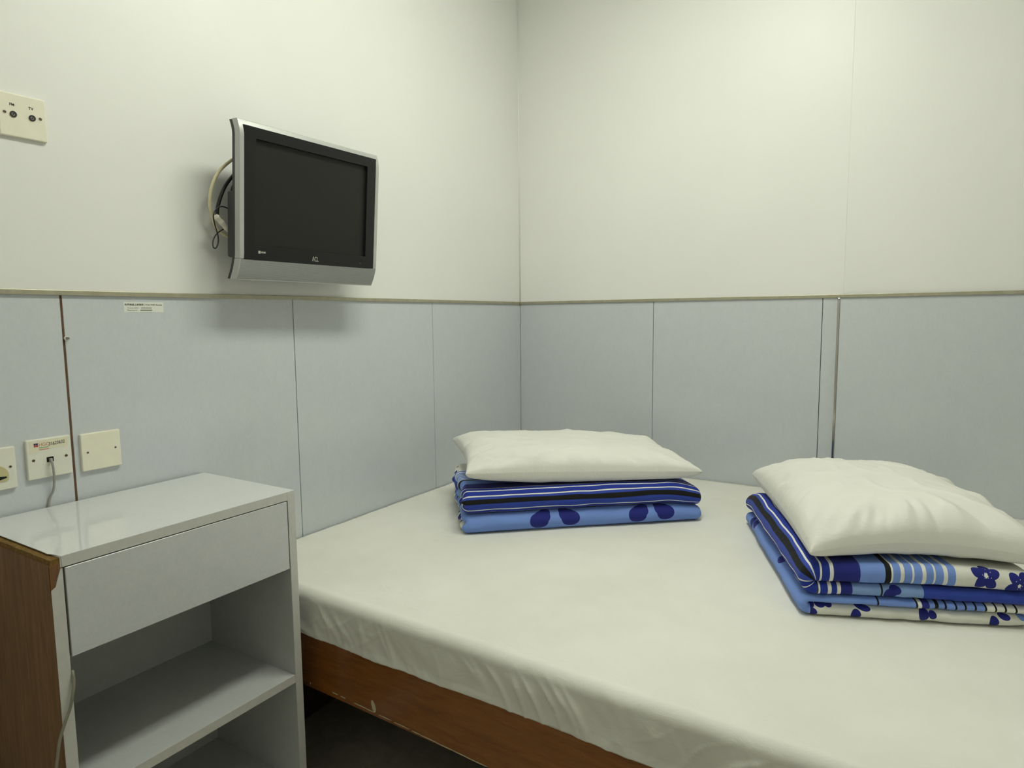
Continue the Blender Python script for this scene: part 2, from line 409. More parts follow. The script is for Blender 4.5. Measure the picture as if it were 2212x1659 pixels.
def quilt_material(name, upper, l2, l3, l4, petals, speck):
    """UV.x = metres along the folded cloth (10 m per fold region), UV.y = metres from the folded end"""
    t = NT(name)
    uv = t.new('ShaderNodeUVMap'); sep = t.new('ShaderNodeSeparateXYZ'); t.l.new(uv.outputs[0], sep.inputs[0])
    u, v = sep.outputs[0], sep.outputs[1]
    c = t.coords()
    wob = t.noise(30, 2, .5, c)
    def rampcol(fac, stops, lo, hi):
        f = t.math('DIVIDE', t.math('SUBTRACT', fac, lo), hi-lo)
        out = None; st = sorted(stops)
        parts = [st[i:i+28] for i in range(0, len(st), 28)]
        for i, p in enumerate(parts):
            r = t.ramp(f, [((q-lo)/(hi-lo), col) for q, col in p], 'CONSTANT')
            out = r if out is None else t.mix(t.math('GREATER_THAN', f, (p[0][0]-lo)/(hi-lo)), out, r)
        return out
    # regions are shifted by 2 in u : 0 layer4, 2 lower fold/layer3, 4 layer2, 6 upper fold/layer1
    cols = [rampcol(t.math('SUBTRACT', u, off), st, -.2, .8) for off, st in ((0, l4), (2, l3), (4, l2), (6, upper))]
    col = cols[0]
    for k, cc in enumerate(cols[1:]): col = t.mix(t.math('GREATER_THAN', u, 1+2*k), col, cc)
    fac = None
    byc = {}
    for (pu, pv, a, b, ang, pc) in petals:
        du = t.math('SUBTRACT', u, pu); dv = t.math('SUBTRACT', v, pv)
        ca, sa = math.cos(ang), math.sin(ang)
        p = t.math('MULTIPLY_ADD', dv, sa/a, t.math('MULTIPLY', du, ca/a)); q = t.math('MULTIPLY_ADD', dv, ca/b, t.math('MULTIPLY', du, -sa/b))
        r = t.math('MULTIPLY_ADD', p, p, t.math('MULTIPLY', q, q))
        ins = t.math('LESS_THAN', r, 1.)
        byc[pc] = ins if pc not in byc else t.math('MAXIMUM', byc[pc], ins)
    for pc, f in byc.items(): col = t.mix(f, col, pc)
    sp = None
    for (pu, pv) in speck:
        du = t.math('SUBTRACT', u, pu); dv = t.math('SUBTRACT', v, pv)
        r = t.math('LESS_THAN', t.math('MULTIPLY_ADD', du, du, t.math('MULTIPLY', dv, dv)), .0007**2)
        sp = r if sp is None else t.math('MAXIMUM', sp, r)
    if sp is not None: col = t.mix(sp, col, CREAM)
    shade = t.noise(12, 3, .6, c)
    t.set(Base_Color=col, Roughness=.8, Specular_IOR_Level=.2, Sheen_Weight=.05)
    t.bump(t.math('MULTIPLY_ADD', t.noise(700, 1, .5, c), .05, t.noise(24, 4, .6, c, )), .25, .008)
    return t.m

def flower(u, v, R, rot=0., col=None, n=5):
    out = []
    for k in range(n):
        a = rot+2*math.pi*k/n
        out.append((u+.58*R*math.cos(a), v+.58*R*math.sin(a), .46*R, .36*R, a, col or NAVY))
    return out
def speckle(u, v, R, seed):
    out = []
    for k in range(9):
        a = k*2.4+seed; r = R*.34*((k % 3)+.6)/2.6; out.append((u+r*math.cos(a), v+r*math.sin(a)))
    return out

def upper_stops(s):
    st = [(-.2, ROYAL), (-.046, CREAM), (-.042, ROYAL), (-.028, CREAM), (-.0225, ROYAL2), (-.002, BLACK), (.014, ROYAL2), (.0195, CREAM), (.025, ROYAL), (.040, CREAM), (.0455, ROYAL), (.060, CREAM), (.0655, NAVY), (.121, LBLUE), (.172, BLACK), (.184, CREAM), (.189, LBLUE)]
    q = .205
    for k in range(5): st += [(q, CREAM), (q+.0055, LBLUE)]; q += .0215
    st += [(.312, CREAM)]
    return [(a+(s if a > -.2 else 0), c) for a, c in st]
L2 = [(-.2, BLACK), (.035, CREAM), (.042, ROYAL), (.055, CREAM), (.062, ROYAL), (.075, CREAM), (.082, NAVY), (.106, LBLUE2), (.136, BLACK), (.1395, LBLUE2), (.165, BLACK), (.1685, LBLUE2), (.199, BLACK), (.202, LBLUE2), (.250, ROYAL2)]
L3 = [(-.2, LBLUE), (.157, BLACK), (.160, LBLUE), (.234, BLACK), (.241, CREAM), (.247, NAVY), (.262, LBLUE)]
_q = .274
for _k in range(5): L3 += [(_q, BLACK), (_q+.0065, LBLUE)]; _q += .0195
for _k in range(4): L3 += [(_q-.0, BLACK), (_q+.0065, CREAM)]; _q += .0195
L3 += [(_q+.004, LBLUE), (_q+.014, NAVY)]
L4 = [(-.2, CREAM)]

def quilt(name, origin, vdir, wdir, L, W, th, mat, seed, ruffle=.003, flat=.0, label='', back_taper=.0):
    """S-folded quilt. th = thickness of the four layers, bottom to top"""
    o_ = np.array(origin); vd = np.array([math.cos(vdir), math.sin(vdir), 0]); wdv = np.array([math.cos(wdir), math.sin(wdir), 0]); up = np.array([0, 0, 1.])
    t4, t3, t2, t1 = th; gap = .0015
    z4 = t4/2; z3 = t4+gap+t3/2; z2 = t4+t3+2*gap+t2/2; z1 = t4+t3+t2+3*gap+t1/2
    P = []   # (w, z, half thickness, u)
    def straight(w0, w1, z, h, n, region, fold):
        for w in np.linspace(w0, w1, n): P.append((w, z, h, region + w + fold))
    def turn(wc, za, zb, ha, hb, out, n, region, fold, rnd):
        r = (zb-za)/2; zc = (za+zb)/2
        for a in np.linspace(-math.pi/2, math.pi/2, n):
            sq = 1.0
            ca, sa = math.cos(a), math.sin(a)
            w = wc - out*r*rnd*abs(ca)**.8; z = zc + r*sa
            h = ha+(hb-ha)*(a/math.pi+.5)
            P.append((w, z, h, region(a)))
    def fold_u(off, R, shift=0):      # u coordinate around a fold-side turn
        return lambda a: off + a*R
    rL = (z3-z4)/2; rU = (z1-z2)/2; rB = (z2-z3)/2
    RL = (t4+t3)/2; RU = (t1+t2)/2     # outer radii
    # layer 4, bottom, far side -> fold side
    wl, wu = RL, RU
    for w in np.linspace(W, wl, 70): P.append((w, z4, t4/2, 0 + w))
    def add_turn(wc, za, zb, ha, hb, sgn, n, f):
        r = (zb-za)/2; zc = (za+zb)/2
        for a in np.linspace(-math.pi/2, math.pi/2, n)[1:-1]:
            P.append((wc - sgn*r*math.cos(a), zc+r*math.sin(a), ha+(hb-ha)*(a/math.pi+.5), f(a)))
    add_turn(wl, z4, z3, t4/2, t3/2, 1, 46, lambda a: 2 + (a-math.pi/2)*RL*1.0 + wl)
    for w in np.linspace(wl, W-rB, 110): P.append((w, z3, t3/2, 2 + w))
    add_turn(W-rB, z3, z2, t3/2, t2/2, -1, 14, lambda a: 2+W if a < 0 else 4+W)
    for w in np.linspace(W-rB, wu, 110): P.append((w, z2, t2/2, 4 + w))
    # upper fold : u=6 at the middle of the turn, rising onto layer 1
    n0 = len(P)
    add_turn(wu, z2, z1, t2/2, t1/2, 1, 60, lambda a: 6 + a*RU)
    for w in np.linspace(wu, W, 150): P.append((w, z1, t1/2, 6 + w - wu + RU*math.pi/2))
    P = np.array(P); n = len(P)
    # centreline normals
    d = np.gradient(P[:, :2], axis=0); d /= np.linalg.norm(d, axis=1)[:, None]+1e-12
    N = np.stack([-d[:, 1], d[:, 0]], 1)        # left normal
    hh = P[:, 2].copy()
    e = np.minimum(np.arange(n), np.arange(n)[::-1])/10.; hh *= np.sqrt(np.clip(1-(1-np.clip(e, 0, 1))**2, 0, 1))
    rt = .018
    vs = np.concatenate([rt*(1-np.cos(np.linspace(0, math.pi/2, 12))), np.linspace(rt, L-rt, 130)[1:-1], L-rt*(1-np.cos(np.linspace(math.pi/2, 0, 12)))])
    prof = np.ones(len(vs)); 
    prof = np.where(vs < rt, np.sqrt(np.clip(1-(1-vs/rt)**2, 0, 1)), prof); prof = np.where(vs > L-rt, np.sqrt(np.clip(1-(1-(L-vs)/rt)**2, 0, 1)), prof)
    nv = len(vs)
    ctr = P[:, :2]
    V = []; UV = []
    Wg, Vg = np.meshgrid(P[:, 0], vs, indexing='ij'); Zg = np.repeat(P[:, 1][:, None], nv, 1)
    # arc length from the end, along the rounded tip
    tip_arc = lambda h: h
    nz = vnoise(Vg*7+seed, Wg*5+Zg*60); n2 = vnoise(Vg*16+seed*3, Zg*45+Wg*10+5); n3 = vnoise(Vg*3.2+seed*5, Wg*3+2)
    n4 = vnoise(Wg*30+seed*7, Zg*90+Vg*8)
    zn = Zg/(t1+t2+t3+t4)
    endm = np.exp(-Vg/.05)
    for side in (1, -1):
        off = side*hh[:, None]*prof[None, :]
        w = Wg + N[:, 0][:, None]*off; z = Zg + N[:, 1][:, None]*off
        vv = Vg.copy()
        # soft irregularities
        foldm = np.exp(-Wg/.06)
        w = w + foldm*(.0035*nz + .0022*n2) + .004*n3*foldm
        z = z + (.25+.75*np.exp(-np.minimum(Wg, Vg)/.05))*zn*(.0042*nz + .0022*n2 + .003*n3)*np.clip(zn*2, 0, 1) - back_taper*zn*(Vg/L)**2
        vv = vv + endm*ruffle*(n4*1.6+nz)
        tz = np.clip((Vg-(L-.12))/.12, 0, 1)      # far end sinks a little
        z = z*(1-.22*tz**1.5)
        z = np.maximum(z, .0008)
        Pw = o_[None, None, :] + vv[:, :, None]*vd + w[:, :, None]*wdv + z[:, :, None]*up
        V.append(Pw.reshape(-1, 3))
        arc = Vg + (1-prof)[None, :]*0
        hv = hh[:, None]
        # distance around the tip, signed by side
        arc = np.where(Vg < rt, np.arccos(np.clip(1-Vg/rt, -1, 1))/(math.pi/2)*hv*1.1, hv*1.1+(Vg-rt))
        UV.append(np.stack([np.repeat(P[:, 3][:, None], nv, 1), side*arc], -1).reshape(-1, 2))
    V = np.concatenate(V); UV = np.concatenate(UV)
    idx = np.arange(n*nv).reshape(n, nv)
    q = np.stack([idx[:-1, :-1], idx[1:, :-1], idx[1:, 1:], idx[:-1, 1:]], -1).reshape(-1, 4)
    hand = np.cross(vd, wdv)[2] > 0
    A = q if not hand else q[:, ::-1]; B = (q+n*nv)[:, ::-1] if not hand else q+n*nv
    F = np.concatenate([A, B])
    me = bpy.data.meshes.new(name); me.from_pydata(V.tolist(), [], F.tolist()); me.update()
    ul = me.uv_layers.new(name='UVMap'); li = np.empty(len(me.loops), int); me.loops.foreach_get('vertex_index', li)
    ul.data.foreach_set('uv', UV[li].astype(np.float32).ravel())
    bm = bmesh.new(); bm.from_mesh(me); bmesh.ops.remove_doubles(bm, verts=bm.verts, dist=1e-6); bmesh.ops.recalc_face_normals(bm, faces=bm.faces[:]); bm.to_mesh(me); bm.free()
    o = link(name, me, mat, smooth=True); recentre(o); return o

D = math.radians
# quilt on the left of the bed (long fold faces the camera)
pet1 = []
for pu, pv, sg in ((1.986, .236, -1), (1.990, .338, 1), (1.988, .560, -1), (1.992, .655, 1)):     # pairs of drop-shaped petals
    pet1 += [(pu, pv, .026, .030, 0, NAVY), (pu+.013, pv-sg*.011, .022, .026, 0, NAVY), (pu+.026, pv-sg*.020, .020, .017, 0, NAVY)]
def side_flowers(seed, us, R=.016):
    out = []
    for k, uu in enumerate(us): out += flower(uu, -.004+.006*((k*7+seed) % 3-1), R, k*.7+seed)
    return out
pet1 += side_flowers(1, [.02, .075, .13, .19, .25, .31, .37])
pet1 += side_flowers(3, [6.36, 6.40], .018)
m1 = quilt_material('blue_striped_floral_quilt_cotton', upper_stops(.0), L2, L3, L4, pet1, [])
q1 = quilt('quilt', (.436, -1.063, ZB), D(41), D(131), .785, .43, (.029, .029, .034, .038), m1, 1.3, ruffle=.007)
tag(q1, 'folded blue striped quilt with fold facing the front, nearer the wall corner', 'quilt', 'folded quilts on the bed')
# quilt on the right of the bed (layered end faces the camera)
pet2 = [(1.997, .565, .020, .017, .4, NAVY), (2.004, .53, .016, .018, -.5, NAVY), (2.012, .22, .014, .02, 0, NAVY), (1.955, .12, .012, .02, .4, NAVY)]
FW = .036*math.pi/2-.036       # offset between u and w on the top layer
pet2 += flower(6+.374+FW, .008, .027, .3) + flower(6+.437+FW, -.004, .025, 1.0)
pet2 += [(4.186, .004, .013, .009, 0, NAVY), (4.196, -.004, .012, .008, 0, NAVY)]
pet2 += flower(.018, .0, .020, .3) + [(.045, -.012, .012, .007, 0, NAVY), (.06, -.013, .01, .007, .4, NAVY), (.118, .004, .010, .010, .4, NAVY), (.132, -.010, .016, .006, .2, NAVY), (.256, -.003, .011, .011, .5, NAVY), (.274, -.003, .008, .007, .3, NAVY), (.395, .003, .009, .011, -.4, NAVY), (.415, -.008, .012, .006, .2, NAVY), (.452, -.01, .01, .008, 0, LBLUE)]
spk = speckle(6+.374+FW, .010, .03, 1) + speckle(6+.437+FW, -.004, .03, 2)
m2 = quilt_material('blue_striped_floral_quilt_cotton_large', upper_stops(.020), L2, L3, L4, pet2, spk)
q2 = quilt('quilt', (1.409, -1.119, ZB), D(112.5), D(22.5), .68, .475, (.029, .018, .028, .044), m2, 4.1, ruffle=.003)
tag(q2, 'folded blue striped quilt with layered end facing the front, at the right edge', 'quilt', 'folded quilts on the bed')

# ------------------------------------------------------------------ pillows
def pillow(name, corners, Ht, Hb, seed, wr=1.0, n=110, zfloor=None, arch=0., q=.36):
    """corners: FL, FR, BR, BL world positions of the seam corners"""
    FL, FR, BR, BL = [np.array(c, float) for c in corners]
    s = np.linspace(-1, 1, n); s = np.sign(s)*(1-(1-np.abs(s))**1.25)
    U, Vv = np.meshgrid(s, s, indexing='ij')
    pin = .055
    u = U*(1-pin*(1-Vv**2)*np.abs(U)**3); v = Vv*(1-pin*1.3*(1-U**2)*np.abs(Vv)**3)
    a = (u+1)/2; b = (v+1)/2
    base = (FL*(1-a)[..., None]+FR*a[..., None])*(1-b)[..., None] + (BL*(1-a)[..., None]+BR*a[..., None])*b[..., None]
    base[..., 2] += arch*(1-U**2)*(.5-.5*Vv)
    e = ((1-np.abs(U)**3)*(1-np.abs(Vv)**3)).clip(0, 1)
    prof = e**q
    # corner / edge puckers
    ang = np.arctan2(Vv, U); rad = np.maximum(np.abs(U), np.abs(Vv))
    pk = vnoise(np.cos(ang)*7+seed, np.sin(ang)*7+seed*2, .3)*np.exp(-((rad-.86)/.13)**2)
    pk2 = vnoise(np.cos(ang)*15+seed, np.sin(ang)*15+seed*2, 1.3)*np.exp(-((rad-.9)/.1)**2)
    lg = vnoise(U*1.6+seed, Vv*1.6-seed, .7); md = vnoise(U*3.2+Vv*1.5+seed, Vv*3.4-seed, 2.7)
    rid = (1-np.abs(vnoise(U*2.4+Vv*2+seed*2, Vv*2.2-U*1.3, 4.1))*2.4).clip(0, 1)**4
    mod = (1+.10*lg)*1.0
    top = Ht*prof*mod + wr*(.020*pk+.008*pk2)*e**.25 + wr*(.003*md+.004*rid)*e**.5
    bot = -Hb*e**.30 - wr*(.004*pk)*e**.3
    V = []
    for h in (top, bot):
        q = base.copy(); q[..., 2] += h
        if zfloor is not None: q[..., 2] = np.maximum(q[..., 2], zfloor)
        V.append(q.reshape(-1, 3))
    V = np.concatenate(V); idx = np.arange(n*n).reshape(n, n)
    q = np.stack([idx[:-1, :-1], idx[1:, :-1], idx[1:, 1:], idx[:-1, 1:]], -1).reshape(-1, 4)
    F = np.concatenate([q, (q+n*n)[:, ::-1]])
    me = bpy.data.meshes.new(name); me.from_pydata(V.tolist(), [], F.tolist()); me.update()
    bm = bmesh.new(); bm.from_mesh(me); bmesh.ops.remove_doubles(bm, verts=bm.verts, dist=1e-6); bmesh.ops.recalc_face_normals(bm, faces=bm.faces[:])
    bm.faces.ensure_lookup_table(); half = (n-1)*(n-1)
    for ed in bm.edges:                       # the sewn seam is a crease
        if len({f.index < half for f in ed.link_faces}) == 2: ed.smooth = False
    bm.to_mesh(me); bm.free()
    o = link(name, me, 'pillow', smooth=True); recentre(o); return o
p1 = pillow('pillow', [(.435, -1.05, .742), (1.025, -.545, .714), (.70, -.20, .722), (.130, -.71, .768)], .064, .055, 2.2, zfloor=.691)
tag(p1, 'white pillow on the quilt nearer the wall corner', 'pillow', 'pillows on the quilts')
p2 = pillow('pillow', [(1.425, -1.115, .698), (1.89, -.925, .70), (1.60, -.30, .712), (1.165, -.47, .708)], .088, .05, 6.6, zfloor=.6795, arch=.024, wr=1.2)
tag(p2, 'white pillow on the quilt at the right edge', 'pillow', 'pillows on the quilts')

# ------------------------------------------------------------------ cabinet
CY0, CY1, CXD, CZ = -2.158, -1.640, .364, .82
cab = empty('bedside_cabinet', (.18, -1.9, 0))
box('side_panel', (.008, -1.660, .0), (CXD-.001, CY1-.0004, CZ-.0012), 'cab_inner', cab, .0006, 1)
box('edging', (CXD-.001, -1.660, .0), (CXD, CY1, CZ-.0012), 'cab_edge', cab)
sp = box('side_panel', (.008, CY0, .0), (CXD-.0015, -2.139, CZ-.0125), 'brown_side', cab, .0006, 1); sp['label'] = 'bare brown plywood side'
box('liner', (.031, -2.139, .09), (CXD-.002, -2.1375, .63), 'cab_inner', cab)
# left front edging with its broken top corner
poly_prism('edging', [(CY0, .0), (-2.1385, .0), (-2.1385, CZ-.022), (-2.1415, CZ-.022), (-2.147, CZ-.038), (-2.151, CZ-.052), (CY0, CZ-.057)], 0, CXD-.0015, CXD, 'cab_edge', cab)
poly_prism('broken_corner', [(CY0, CZ-.06), (-2.1385, CZ-.06), (-2.1385, CZ-.0205), (-2.1415, CZ-.0205), (-2.1415, CZ-.0125), (CY0, CZ-.0125)], 0, CXD-.004, CXD-.0016, 'raw_orange', cab)
tp = box('top', (.008, -2.1415, CZ-.020), (CXD-.001, -1.660, CZ-.0012), 'cab_edge', cab)
lam = poly_prism('top_laminate', [(.008, -2.146), (.30, -2.1455), (.330, -2.1462), (.340, -2.143), (CXD, -2.1395), (CXD, CY1), (.008, CY1)], 2, CZ-.0012, CZ, 'cab_top', cab)
poly_prism('edging', [(-2.1385, CZ-.020), (-1.6605, CZ-.020), (-1.6605, CZ-.0012), (-2.1395, CZ-.0012)], 0, CXD-.001, CXD, 'cab_edge', cab)
# raw chipboard strip exposed along the top of the left side
rng = np.random.RandomState(4)
ptx = np.linspace(.008, CXD-.002, 40); edge = [(-2.1575+.0018*rng.rand()) for _ in ptx]
poly_prism('exposed_chipboard', [(x, y) for x, y in zip(ptx, edge)] + [(CXD-.002, -2.1415), (.008, -2.1415)], 2, CZ-.0124, CZ-.0035, 'raw_chip', cab)
box('back_panel', (.022, -2.139, .02), (.030, -1.660, CZ-.02), 'cab_inner', cab)
box('shelf', (.030, -2.1375, .347), (CXD-.003, -1.660, .367), 'cab_inner', cab, .0005, 1)
box('edging', (CXD-.003, -2.1375, .347), (CXD-.0015, -1.660, .367), 'cab_edge', cab)
box('shelf', (.030, -2.1375, .069), (CXD-.003, -1.660, .089), 'cab_inner', cab, .0005, 1)
box('plinth', (.30, -2.1375, .0), (.316, -1.660, .068), 'cab_inner', cab)
dr = box('drawer', (CXD-.018, -2.1345, .634), (CXD, -1.6625, .7975), 'cab_white', cab, .0008, 1)
dbx = box('drawer_box', (.045, -2.125, .65), (CXD-.0185, -1.675, .78), 'cab_inner', cab)
dbx.parent = dr; dbx.location = Vector(dbx.location) + cab.location - Vector((CXD-.009, -1.8985, .71575))
tag(cab, 'grey-white bedside cabinet with one drawer and bare brown side', 'cabinet')

# ------------------------------------------------------------------ wall plates
def plate_root(name, y, z, w, h, mat, x=0., d=.0085):
    e = empty(name, (x, y, z-h/2))
    bm = bmesh.new(); bmesh.ops.create_cube(bm, size=1); bmesh.ops.scale(bm, vec=(d, w, h), verts=bm.verts)
    fe = [ed for ed in bm.edges if all(v.co.x > 0 for v in ed.verts)]; ve = [ed for ed in bm.edges if abs(ed.verts[0].co.x-ed.verts[1].co.x) > d*.5]
    bmesh.ops.bevel(bm, geom=fe+ve, offset=.0028, segments=3, affect='EDGES', profile=.6)
    me = bpy.data.meshes.new('plate'); bm.to_mesh(me); bm.free(); o = link('plate', me, mat); o.location = (x+d/2, y, z); under(o, e)
    return e, x+d
def screw(root, x, y, z, mat='brass', r=.0034):
    r *= 1.2; ring('screw_recess', (x-.0001, y, z), (1, 0, 0), r*.78, r*1.12, .0006, 'plate2', root, 20)
    s = cyl('screw', (x-.0002, y, z), (1, 0, 0), r*.9, .0008, mat, root, 18)
    b = box('slot', (x+.0002, y-r*.75, z-.0004), (x+.0005, y+r*.75, z+.0004), 'slot'); b.parent = s; b.location = Vector((.00045, 0, 0))
# aerial outlet on the upper wall
av, xf = plate_root('aerial_outlet', -1.995, 1.648, .086, .087, 'plate')
screw(av, xf, -1.9635, 1.6505); screw(av, xf, -2.0275, 1.6505)
for yy, tx in ((-2.0125, 'FM'), (-1.9785, 'TV')):
    rg = ring('jack', (xf-.0003, yy, 1.649), (1, 0, 0), .0033, .0062, .0022, 'black', av)
    for nm, a, r_, h_, mt in (('jack_sleeve', 0, .0033, .0012, 'steel'), ('jack_hole', 0, .0014, .0016, 'slot')):
        c = cyl(nm, (0, 0, 0), (1, 0, 0), r_, h_, mt); c.parent = rg; c.location = (h_/2, 0, 0)
    text_mesh('lettering', tx, .0075, 'ink', av, (xf+.0001, yy-.001, 1.6655), (0, 1, 0), (0, 0, 1), 'CENTER', .0001, bold=.0002)
tag(av, 'ivory aerial outlet plate with two round jacks on the upper wall', 'wall outlet')
# mains socket, cut by the left edge
sk, xf = plate_root('mains_socket', -2.104, .921, .086, .088, 'plate2')
screw(sk, xf, -2.0735+.0015, .9235, 'brass', .003)
screw(sk, xf, -2.135, .9235, 'brass', .003)
bmx = []
for k in range(33):
    a = math.pi*k/32; bmx.append((-2.104+.028*math.cos(a), .907+.024*math.sin(a)))
bmx += [(-2.131, .898), (-2.126, .8945), (-2.082, .8945), (-2.077, .898)]
f = poly_prism('raised_face', bmx, 0, xf-.001, xf+.0012, 'beige', sk)
for (a, b) in ((-2.0935, -2.080), (-2.128, -2.1145)):
    poly_prism('slot', [(a, .8985), (a+.001, .8985), (b, .9015), (b, .9045), (a, .9065)], 0, xf+.0011, xf+.0014, 'slot', sk)
box('slot', (xf+.0011, -2.1062, .912), (xf+.0014, -2.1018, .922), 'slot', sk)
tag(sk, 'white mains socket plate at the left edge above the cabinet', 'socket')
# telephone socket with sticker
ph, xf = plate_root('telephone_socket', -1.998, .929, .0862, .0865, 'plate2')
screw(ph, xf, -1.966, .9275); screw(ph, xf, -2.0295, .9275)
pj = box('jack_opening', (xf-.0005, -2.0045, .9195), (xf+.0003, -1.991, .9305), 'slot', ph)
box('jack_plug', (xf-.0005, -2.0005, .9185), (xf+.006, -1.995, .9275), 'grey_cable', ph, .001)
st = poly_prism('sticker', [(-2.0350, .9425), (-2.0190, .9440), (-2.0180, .9490), (-1.9615, .9490), (-1.9615, .9690), (-2.0350, .9690)], 0, xf, xf+.0003, 'sticker', ph)
xs_ = xf+.0004
for a, b, mt in ((0, 1, 'ink_navy'), (1, 1, 'ink_navy'), (0, 0, 'ink_red'), (1, 0, 'ink_red')):
    box('logo_square', (xs_-.0001, -2.0268+a*.0042, .9560+b*.0042), (xs_+.0001, -2.0230+a*.0042, .9598+b*.0042), mt, ph)
text_mesh('lettering', 'HGC', .0102, 'ink_pale_red', ph, (xs_, -2.0175, .9565), (0, 1, 0), (0, 0, 1), 'LEFT', .0001, width=.0190)
text_mesh('handwriting', '31623632', .0100, 'ink', ph, (xs_, -1.9990, .9555), (0, .995, .05), (0, -.1, .995), 'LEFT', .0001, shear=.25, bold=.0001, width=.0320)
box('print_line', (xs_-.0001, -2.0175, .9525), (xs_+.0001, -1.9990, .9542), 'ink_green', ph)
box('print_line', (xs_-.0001, -2.0175, .9485), (xs_+.0001, -1.9990, .9500), 'ink_pale_red', ph)
tag(ph, 'white telephone socket with sticker and handwritten number, grey cord plugged in', 'socket')
# blank plate
bp, xf = plate_root('blank_plate', -1.891, .926, .0862, .0862, 'plate')
screw(bp, xf, -1.8605, .9275, 'brass', .0026); screw(bp, xf, -1.9215, .9255, 'brass', .0026)
tag(bp, 'blank ivory cover plate above the cabinet, right of the brown joint', 'wall plate')
# wifi notice
wf = empty('wifi_notice', (0, -1.768, 1.244))
box('paper', (.0, -1.8150, 1.2445), (.0004, -1.7185, 1.2690), 'paper', wf)
text_mesh('lettering', '免費無線上網服務 / Free WiFi Access', .0052, 'ink', wf, (.0005, -1.8125, 1.2610), (0, 1, 0), (0, 0, 1), 'LEFT', .00008, bold=.00006, width=.0905)
text_mesh('lettering', 'Access SSID :', .0040, 'ink_soft', wf, (.0005, -1.8070, 1.2536), (0, 1, 0), (0, 0, 1), 'LEFT', .00008, width=.029)
text_mesh('lettering', 'Password :', .0040, 'ink_soft', wf, (.0005, -1.8070, 1.2482), (0, 1, 0), (0, 0, 1), 'LEFT', .00008, width=.026)
for (y0, y1, z) in ((-1.7735, -1.7475, 1.2535), (-1.7755, -1.7480, 1.2479)):
    k = 0; yy = y0
    while yy < y1:
        box('print_mark', (.00042, yy, z+.0002*(k % 3)), (.00052, yy+.0016, z+.0026+.0003*((k*5) % 2)), 'ink_soft' if z > 1.25 else 'ink', wf); yy += .0024; k += 1
tag(wf, 'small white paper wifi notice stuck below the metal dado trim', 'notice')
# little cup hook / screw knob beside the brown joint
kn = empty('screw', (0, -1.9435, 1.180))
cyl('base', (.002, -1.9435, 1.187), (1, 0, 0), .0052, .004, 'plate2', kn, 20)
cyl('screw', (.0065, -1.9435, 1.187), (1, 0, 0), .0030, .006, 'steel', kn, 16)
tag(kn, 'tiny round screw knob beside the brown panel joint', 'screw')

# ------------------------------------------------------------------ television
T_C = np.array([.14, -1.341, 1.5455]); TT, TS = .085, -.026
ra = np.array([-math.sin(TS), math.cos(TS), 0]); tn = np.array([math.cos(TS)*math.cos(TT), math.sin(TS)*math.cos(TT), -math.sin(TT)]); ua = np.cross(tn, ra)
tv = empty('television', tuple(T_C-ua*.22)); 
def TVP(a, b, c): return T_C + ra*a + ua*b + tn*c     # a right, b up, c out of the screen
def sweep(b):        # how far the front leans back towards the top and bottom edges
    return -.012*max(0, (b-.140)/.040)**1.8 - .020*max(0, (-.150-b)/.070)**1.8
def cells(name, As, Bs, keep, front, back, mat, bev=.0, smooth=False):
    """a slab over the grid As x Bs; keep(a,b) selects cells, front/back give depth at (a,b)"""
    bm = bmesh.new(); vf = {}; vb = {}
    def f(i, j):
        if (i, j) not in vf:
            vf[i, j] = bm.verts.new(TVP(As[i], Bs[j], front(As[i], Bs[j]))); vb[i, j] = bm.verts.new(TVP(As[i], Bs[j], back(As[i], Bs[j])))
        return vf[i, j]
    K = {(i, j) for i in range(len(As)-1) for j in range(len(Bs)-1) if keep((As[i]+As[i+1])/2, (Bs[j]+Bs[j+1])/2)}
    for (i, j) in K:
        c = [(i, j), (i+1, j), (i+1, j+1), (i, j+1)]
        for p in c: f(*p)
        bm.faces.new([vf[p] for p in c]); bm.faces.new([vb[p] for p in c][::-1])
        for e, nb in (((0, 1), (i, j-1)), ((1, 2), (i+1, j)), ((2, 3), (i, j+1)), ((3, 0), (i-1, j))):
            if nb not in K:
                p, q = c[e[0]], c[e[1]]; bm.faces.new((vf[q], vf[p], vb[p], vb[q]))
    bmesh.ops.recalc_face_normals(bm, faces=bm.faces[:])
    if bev:
        es = [e for e in bm.edges if len(e.link_faces) == 2 and e.calc_face_angle(0) > 1.0]
        bmesh.ops.bevel(bm, geom=es, offset=bev, segments=2, affect='EDGES', profile=.5)
    me = bpy.data.meshes.new(name); bm.to_mesh(me); bm.free(); o = link(name, me, mat, smooth=False); recentre(o); under(o, tv); return o
HW = .241; BW, BH = .228, .166
bsf = sorted(set([-.220, -.166, .166, .180] + list(np.linspace(-.220, -.150, 14)) + list(np.linspace(.14, .18, 10)) + [-.05, .05]))
cells('frame', [-HW, -BW, BW, HW], bsf, lambda a, b: b > -.166 and (abs(a) > BW or b > .166), lambda a, b: .004+sweep(b), lambda a, b: -.018+sweep(b)*1.1, 'tv_silver', .0018)
def side_col(a0, a1): return cells('frame_foot', [a0, a1], [b for b in bsf if b <= -.165], lambda a, b: True, lambda a, b: .004+sweep(b), lambda a, b: -.018+sweep(b)*1.1, 'tv_silver', .0012)
side_col(-HW, -.2355)
gb = np.linspace(-.2165, -.1665, 81)
cells('speaker_grille', [-.2352, HW], list(gb), lambda a, b: True, lambda a, b: .0036+sweep(b)-.0007*(round((b+.2165)/.000625) % 4 in (0, 1)), lambda a, b: -.018+sweep(b)*1.1, 'tv_grille')
cells('lower_lip', [-.2352, HW], [-.220, -.2185, -.2168], lambda a, b: True, lambda a, b: .004+sweep(b), lambda a, b: -.018+sweep(b)*1.1, 'tv_silver', .0006)
SW, S0, S1 = .1935, -.1310, .1380
